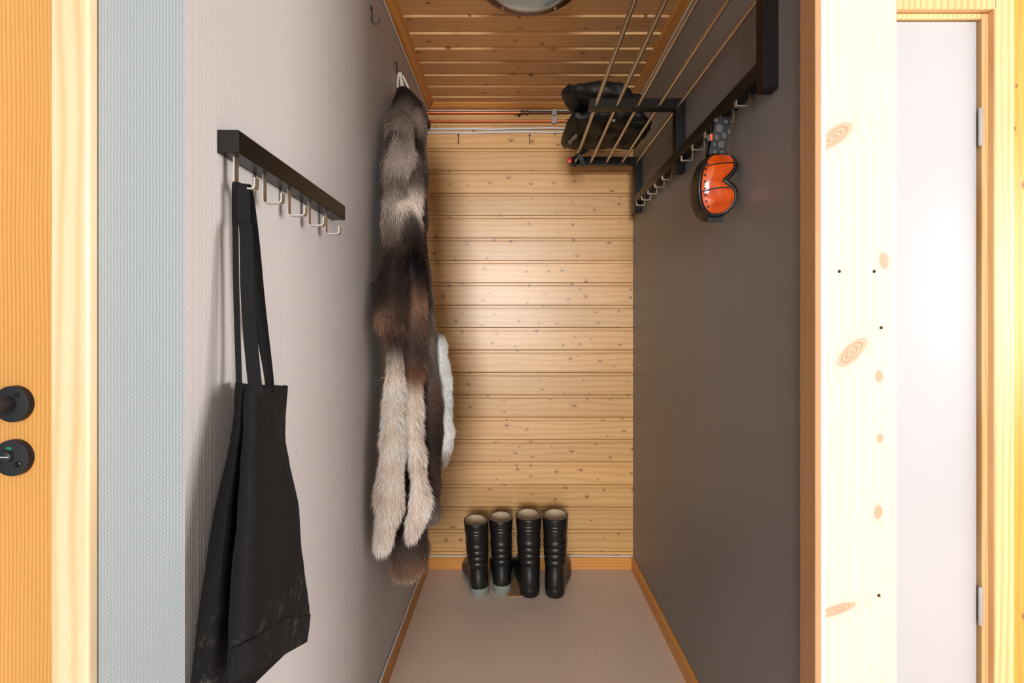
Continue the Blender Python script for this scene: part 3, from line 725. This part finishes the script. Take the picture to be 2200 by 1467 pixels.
x, y = bl(1079, 1279); make_boot('black rubber boot with grey sole standing beside the all-black pair', g1, (x, y, 0), 0.03, 0.965, M['sole'], 0.342, True, -0.02)
x, y = bl(1140, 1288); make_boot('all-black rubber boot standing on a thin brown board', g2, (x, y, 0.0042), 0.05, 1.03, M['rubber'], 0.338, True, -0.015)
x, y = bl(1190, 1287); make_boot('all-black rubber boot nearest the dark grey wall, toe turned towards it', g2, (x, y, 0.0), -0.18, 1.03, M['rubber'], 0.340, True, 0.0)
tag(MB().box(-0.033, 0.100, 2.146, 2.385, 0, 0.004, 0.0006).build('floor_board', M['card'], loc=(0.04, 2.26, 0)), 'thin brown board lying on the floor under the all-black boots', 'board')

# ------------------------------------------------------------------ black tote on the hook rail
t = thing('tote_bag', 'long black canvas bag hanging by its straps from the hook rail', 'bag', (-0.40, 0.75, 0.60))
def poly_loft(levels, n=10):
    out = []
    for lv in levels: out.append([Vector(p) for p in lv])
    return out
def pt(x, y, X_):                       # point seen at pixel x, y on the plane X = X_
    Y = F * X_ / (x - PX); return Vector((X_, Y, EYE + (PY - y) * Y / F))
# front lobe: five columns from the crease edge round to the far edge, rows from the top hem down
def panel(cols, nr, nc, thick, wr, name):
    """cols: list of columns, each a list of 3D points top to bottom -> smooth sheet with thickness"""
    grid = [interp([tuple(p) for p in c], nr) for c in cols]
    rows = []
    for i in range(nr + 1):
        r_ = interp([grid[k][i] for k in range(len(cols))], nc)
        rows.append([Vector(p) for p in r_])
    for i, r_ in enumerate(rows):
        for j, p in enumerate(r_):
            f = i / nr
            p.x += wr * f * noise.noise(Vector((p.y * 14, p.z * 3.0, 1.7))) + wr * 0.35 * noise.noise(p * 28)
            p.x = max(p.x, XL + 0.004)
    b = MB(); b.loft(rows, closed=False)
    o = b.build(name, M['canvas'], t, True)
    md = o.modifiers.new('thick', 'SOLIDIFY'); md.thickness = thick; md.offset = 0
    return o
A = [pt(529, 826, -0.385), pt(520, 950, -0.375), pt(512, 1100, -0.365), pt(500, 1250, -0.362), pt(492, 1390, -0.362), pt(484, 1470, -0.362)]
Bc = [pt(549, 827, -0.372), pt(546, 950, -0.360), pt(545, 1100, -0.348), pt(542, 1250, -0.342), pt(540, 1370, -0.342), pt(540, 1440, -0.343)]
Cc = [pt(583, 827, -0.378), pt(584, 950, -0.372), pt(592, 1100, -0.362), pt(598, 1230, -0.358), pt(603, 1330, -0.358), pt(604, 1405, -0.36)]
Dc = [pt(617, 829, -0.398), pt(612, 950, -0.402), pt(638, 1080, -0.404), pt(647, 1200, -0.405), pt(663, 1318, -0.405), pt(656, 1377, -0.405)]
panel([A, Bc, Cc, Dc], 40, 26, 0.003, 0.006, 'front_panel')
hem = [[p.lerp(q, 0.0) for p, q in zip(c[-2:], c[-2:])] for c in (A, Bc, Cc, Dc)]
hem = [[c[0] + Vector((0.0035, -0.001, 0)), c[0].lerp(c[1], 0.5) + Vector((0.0040, -0.001, 0)), c[1] + Vector((0.0030, -0.001, -0.001))] for c in hem]
hm = panel(hem, 6, 26, 0.0022, 0.0, 'bottom_hem')
E = [pt(509, 820, -0.428), pt(497, 950, -0.430), pt(462, 1100, -0.430), pt(438, 1250, -0.430), pt(420, 1390, -0.430), pt(404, 1520, -0.430)]
Ec = [pt(514, 822, -0.412), pt(503, 950, -0.412), pt(476, 1100, -0.410), pt(455, 1250, -0.408), pt(440, 1400, -0.408), pt(424, 1540, -0.408)]
Eb = [pt(524, 824, -0.402), pt(514, 950, -0.400), pt(496, 1100, -0.396), pt(484, 1250, -0.394), pt(472, 1400, -0.394), pt(462, 1540, -0.394)]
Fb = [pt(545, 826, -0.405), pt(545, 950, -0.408), pt(540, 1100, -0.410), pt(532, 1250, -0.412), pt(522, 1390, -0.412), pt(515, 1500, -0.412)]
G = [pt(600, 829, -0.418), pt(600, 950, -0.420), pt(620, 1080, -0.424), pt(634, 1200, -0.424), pt(646, 1318, -0.424), pt(642, 1372, -0.424)]
panel([E, Ec, Eb, Fb, G], 40, 26, 0.003, 0.004, 'back_panel')
# bottom gusset closes the far end
panel([[d.copy() for d in Dc], [d + Vector((-0.010, 0.010, 0)) for d in Dc], [g_.copy() for g_ in G]], 30, 6, 0.003, 0.0, 'side_gusset')
hk = Vector((XL + 0.0315, 0.7235, 1.4215))
def strap(pts, w, wd, name='strap'):
    pts = interp([tuple(p) for p in pts], 30)
    return MB().ribbon([Vector(p) for p in pts], wd, w, 0.003).build(name, M['canvas'], t, True)
strap([pt(552, 850, -0.369), pt(545, 800, -0.374), pt(532, 640, -0.388), pt(529, 500, -0.395), hk + Vector((0.002, -0.006, -0.05)), hk + Vector((0.001, -0.006, -0.004)), hk + Vector((0, 0, 0.0035)), hk + Vector((0, 0.010, -0.006)), pt(548, 520, -0.400), pt(560, 650, -0.394), pt(577, 800, -0.385), pt(580, 845, -0.380)], [0.0175 - 0.005 * min(1, max(0, (k - 12) / 6)) for k in range(31)], (1, 0.35, 0))
strap([pt(514, 850, -0.409), pt(513, 800, -0.413), pt(508, 640, -0.417), pt(506, 500, -0.418), hk + Vector((-0.013, -0.004, -0.05)), hk + Vector((-0.012, -0.006, -0.002)), hk + Vector((-0.012, 0, 0.0062)), hk + Vector((-0.012, 0.012, -0.004)), pt(530, 520, -0.414), pt(545, 650, -0.412), pt(572, 800, -0.412), pt(576, 845, -0.412)], 0.008, (1, 0.5, 0))

# ------------------------------------------------------------------ reindeer hides
def lobe(rows, nlev=90, n=30, amp=0.017, seed=0.0):
    """rows: (y_px, x_left, x_right, depth Y, half depth, colour) -> rings + colours"""
    R = interp([r[:5] for r in rows], nlev)
    C = interp([tuple(lin(*r[5])[:3]) for r in rows], nlev)
    rings = []; cols = []
    for i, ((y, xl, xr, Yd, hd), c) in enumerate(zip(R, C)):
        pl, pr = at(xl, y, Yd), at(xr, y, Yd); cx = (pl.x + pr.x) / 2; hw = max(0.004, (pr.x - pl.x) / 2)
        ring = []
        for k in range(n):
            a = 2 * math.pi * k / n
            d = Vector((math.cos(a), math.sin(a), 0))
            p = Vector((cx + hw * d.x, Yd + hd * d.y, pl.z))
            nz = noise.noise(Vector((p.x * 9 + seed, p.y * 9, p.z * 6))) + 0.5 * noise.noise(p * 24 + Vector((seed, 3, 0)))
            sc = min(1.0, hw / 0.03)
            p += d * nz * amp * sc
            p.x = max(p.x, XL + 0.006)
            ring.append(p)
        rings.append(ring); cols.append(c)
    return rings, cols
def make_hide(label, lobes, dens, loc):
    t = thing('reindeer_hide', label, 'hide', loc)
    b = MB(); P = []; Nn = []; Cc = []; Ln = []
    for rows, L, seed in lobes:
        rings, cols = lobe(rows, seed=seed)
        b.loft(rings)
        n = len(rings[0])
        for i in range(len(rings) - 1):
            for k in range(n):
                j = (k + 1) % n
                q = [rings[i][k], rings[i][j], rings[i+1][j], rings[i+1][k]]
                e1, e2 = q[2] - q[0], q[3] - q[1]; nr = e1.cross(e2); ar = nr.length / 2
                if ar < 1e-9: continue
                nr.normalize()
                cen = (q[0] + q[2]) / 2; mid = sum(rings[i], Vector()) / n
                if nr.dot(cen - mid) < 0: nr = -nr
                if nr.y > 0.75: continue                                    # the side against other layers
                cnt = ar * dens; m = int(cnt) + (random.random() < cnt - int(cnt))
                for _ in range(m):
                    u, v = random.random(), random.random()
                    P.append((q[0].lerp(q[1], u)).lerp(q[3].lerp(q[2], u), v)); Nn.append(nr)
                    c0, c1 = cols[i], cols[i+1]
                    Cc.append(tuple(x + (y - x) * v for x, y in zip(c0, c1))); Ln.append(L)
        # tip tuft
    pel = b.build('pelt', M['fur'], t, 'all')
    a = pel.data.color_attributes.new('fur', 'FLOAT_COLOR', 'POINT')
    allc = [c for rows, L, seed in lobes for c in lobe(rows, seed=seed)[1] for _ in range(30)]
    for i, c in enumerate(allc): a.data[i].color = (c[0] * 0.6, c[1] * 0.6, c[2] * 0.6, 1)
    m = len(P)
    P = np.array(P); Nn = np.array(Nn); Cc = np.array(Cc); Ln = np.array(Ln)
    # direction: down, with swirls, standing off the skin
    sw = np.array([[noise.noise(Vector(p) * 11), noise.noise(Vector(p) * 11 + Vector((9, 0, 0))), noise.noise(Vector(p) * 7 + Vector((0, 5, 0)))] for p in P])
    D0 = Nn * (0.42 + 0.40 * sw[:, 2:3]) + np.array([0, 0, -0.75]) + sw * np.array([0.55, 0.55, 0.35]) + np.random.normal(0, 0.16, (m, 3))
    dn = (D0 * Nn).sum(1); D0 += Nn * np.maximum(0, 0.30 - dn)[:, None]
    D0 /= np.linalg.norm(D0, axis=1)[:, None]
    D1 = D0 * 0.7 + np.array([0, 0, -0.55]) + np.random.normal(0, 0.12, (m, 3)); D1 /= np.linalg.norm(D1, axis=1)[:, None]
    ln = (Ln * np.random.uniform(0.55, 1.15, m) * (1 + 0.45 * sw[:, 0]))[:, None]
    side = np.cross(D0, np.random.normal(0, 1, (m, 3))); side /= np.linalg.norm(side, axis=1)[:, None]
    wd = np.random.uniform(0.0003, 0.0006, m)[:, None]
    p0 = P - Nn * 0.001; p1 = p0 + D0 * ln * 0.5; p2 = p1 + D1 * ln * 0.5
    base = np.array(wloc(t))
    V = np.stack([p0 - side * wd, p0 + side * wd, p1 - side * wd * 0.8, p1 + side * wd * 0.8, p2], 1) - base
    V[:, :, 0] = np.maximum(V[:, :, 0], XL + 0.002 - base[0])
    V = V.reshape(-1, 3)
    i0 = (np.arange(m) * 5)[:, None]
    tris = np.concatenate([i0 + np.array([0, 1, 2]), i0 + np.array([1, 3, 2]), i0 + np.array([2, 3, 4])], 1).reshape(-1, 3)
    me = bpy.data.meshes.new('fur'); me.vertices.add(len(V)); me.vertices.foreach_set('co', V.ravel())
    me.loops.add(tris.size); me.loops.foreach_set('vertex_index', tris.ravel().astype(np.int32))
    me.polygons.add(len(tris)); me.polygons.foreach_set('loop_start', np.arange(0, tris.size, 3, dtype=np.int32))
    me.update(calc_edges=True); me.validate()
    patch = np.array([noise.noise(Vector(p) * 16 + Vector((2, 2, 2))) for p in P])
    jit = np.clip(1 + 0.38 * patch + np.random.normal(0, 0.13, m), 0.45, 1.6)[:, None]
    dk = np.array(lin(50, 39, 36)[:3])
    mask = np.array([noise.noise(Vector((p[0] * 13, p[1] * 13, p[2] * 9)) + Vector((7, 1, 4))) for p in P])
    mask = np.clip((mask - 0.02) * 3.2, 0, 1) * np.clip((P[:, 2] - 1.12) / 0.15, 0.0, 0.85)  # dark brown patches paint the shaded gaps between the upper tufts
    cc = (Cc * (1 - mask[:, None]) + dk * mask[:, None]) * jit
    root, tip = cc * 0.85, cc * 1.12
    CV = np.ones((m, 5, 4)); CV[:, 0:2, :3] = root[:, None]; CV[:, 2:4, :3] = cc[:, None]; CV[:, 4, :3] = tip
    at_ = me.color_attributes.new('fur', 'FLOAT_COLOR', 'POINT'); at_.data.foreach_set('color', np.clip(CV, 0, 0.95).ravel())
    me.materials.append(M['fur'])
    for_ = bpy.data.objects.new('fur', me); COL.objects.link(for_); for_.parent = t; for_['kind'] = 'stuff'
    return t
GB, DK, OB, CR, MB_, LG, WH, GR = (124, 108, 100), (56, 44, 41), (146, 112, 92), (252, 236, 224), (92, 73, 65), (172, 158, 149), (240, 242, 244), (128, 116, 109)
left = [(245, 842, 872, 1.56, 0.02, GB), (262, 832, 884, 1.55, 0.04, GB), (330, 832, 884, 1.52, 0.05, LG), (370, 830, 880, 1.50, 0.05, LG), (400, 834, 880, 1.48, 0.04, GB), (440, 826, 884, 1.47, 0.05, LG), (500, 828, 880, 1.47, 0.05, GB),
        (540, 838, 878, 1.46, 0.04, DK), (600, 828, 870, 1.45, 0.04, DK), (650, 818, 868, 1.42, 0.04, MB_), (690, 812, 858, 1.41, 0.04, OB), (730, 838, 860, 1.44, 0.03, MB_), (765, 838, 860, 1.44, 0.025, LG),
        (820, 830, 862, 1.43, 0.03, CR), (880, 826, 862, 1.42, 0.035, CR), (950, 822, 866, 1.41, 0.04, CR), (1030, 818, 862, 1.41, 0.04, CR), (1100, 814, 854, 1.41, 0.04, CR), (1160, 810, 838, 1.42, 0.03, CR), (1182, 814, 824, 1.42, 0.01, CR)]
right = [(330, 868, 900, 1.56, 0.03, GB), (400, 858, 905, 1.53, 0.04, GB), (440, 850, 893, 1.47, 0.045, CR), (470, 850, 893, 1.46, 0.045, LG), (520, 862, 900, 1.48, 0.04, DK), (600, 874, 906, 1.50, 0.04, DK), (650, 874, 910, 1.50, 0.04, OB), (720, 874, 908, 1.50, 0.04, MB_),
         (770, 874, 910, 1.50, 0.04, MB_), (810, 876, 902, 1.49, 0.035, OB), (860, 874, 902, 1.48, 0.035, CR), (930, 876, 906, 1.47, 0.035, CR), (1000, 884, 914, 1.46, 0.04, CR), (1070, 886, 920, 1.46, 0.04, CR), (1110, 880, 912, 1.47, 0.04, CR), (1145, 876, 896, 1.48, 0.03, CR), (1160, 880, 890, 1.48, 0.01, CR)]
mid = [(192, 852, 880, 1.70, 0.03, DK), (215, 848, 898, 1.69, 0.05, DK), (260, 846, 908, 1.68, 0.06, GB), (350, 848, 910, 1.66, 0.08, GB), (450, 848, 912, 1.64, 0.08, GB), (550, 848, 914, 1.62, 0.07, MB_), (700, 846, 916, 1.60, 0.06, DK), (850, 848, 918, 1.60, 0.06, DK), (1000, 850, 918, 1.59, 0.05, DK),
       (1120, 846, 914, 1.58, 0.05, DK), (1180, 846, 914, 1.57, 0.05, MB_), (1220, 842, 906, 1.57, 0.04, OB), (1240, 846, 880, 1.57, 0.015, LG)]
hd1 = make_hide('brown reindeer hide with long cream flanks hanging against the pale wall', [(left, 0.030, 0.0), (right, 0.030, 11.0), (mid, 0.026, 23.0)], 125000, (-0.40, 1.55, 0.33))
side_ = [(225, 880, 900, 1.68, 0.02, DK), (260, 882, 916, 1.66, 0.04, GB), (350, 886, 914, 1.66, 0.04, GR), (500, 890, 916, 1.64, 0.04, GR), (620, 894, 928, 1.61, 0.04, GR), (750, 900, 938, 1.60, 0.04, GR), (850, 904, 942, 1.59, 0.04, MB_), (950, 906, 944, 1.58, 0.04, DK), (1050, 908, 944, 1.58, 0.04, MB_), (1105, 914, 946, 1.58, 0.03, GR), (1125, 922, 936, 1.58, 0.01, GR)]
white = [(715, 930, 946, 1.66, 0.02, GR), (740, 932, 957, 1.66, 0.03, WH), (800, 934, 966, 1.66, 0.04, WH), (880, 936, 970, 1.66, 0.04, WH), (940, 940, 973, 1.66, 0.04, WH), (980, 943, 967, 1.66, 0.03, LG), (1000, 946, 956, 1.66, 0.01, LG)]
ear = [(232, 898, 906, 1.80, 0.015, DK), (250, 902, 920, 1.80, 0.02, GB), (266, 908, 926, 1.80, 0.02, DK), (276, 914, 924, 1.80, 0.01, DK)]
under = [(1080, 880, 920, 1.74, 0.03, GR), (1150, 878, 916, 1.72, 0.04, GR), (1200, 872, 912, 1.71, 0.03, LG), (1222, 876, 900, 1.70, 0.01, LG)]
hd2 = make_hide('grey reindeer hide with a white flap hanging behind the brown hide', [(side_, 0.016, 5.0), (white, 0.018, 31.0), (ear, 0.012, 41.0), (under, 0.018, 47.0)], 125000, (-0.36, 1.8, 0.40))
# cords
for hide, (xa, xb), Yh in ((hd1, (855, 868), 1.74), (hd2, (866, 882), 1.79)):
    hk = Vector((XL + 0.014, 1.768, 2.188 - 0.046))
    a_, b_ = at(xa, 200, Yh), at(xb, 200, Yh)
    topz = hk + Vector((0.0 if hide is hd1 else 0.006, 0, 0.0))
    pts = interp([tuple(a_), tuple(a_.lerp(topz, 0.6) + Vector((-0.004, 0, 0))), tuple(topz + Vector((-0.003, -0.002, 0.004))), tuple(topz + Vector((0.003, 0.002, 0.004))), tuple(b_.lerp(topz, 0.6) + Vector((0.004, 0, 0))), tuple(b_)], 24)
    MB().tube([Vector(p) for p in pts], 0.0036, 8).build('cord', M['rope'], hide, True)
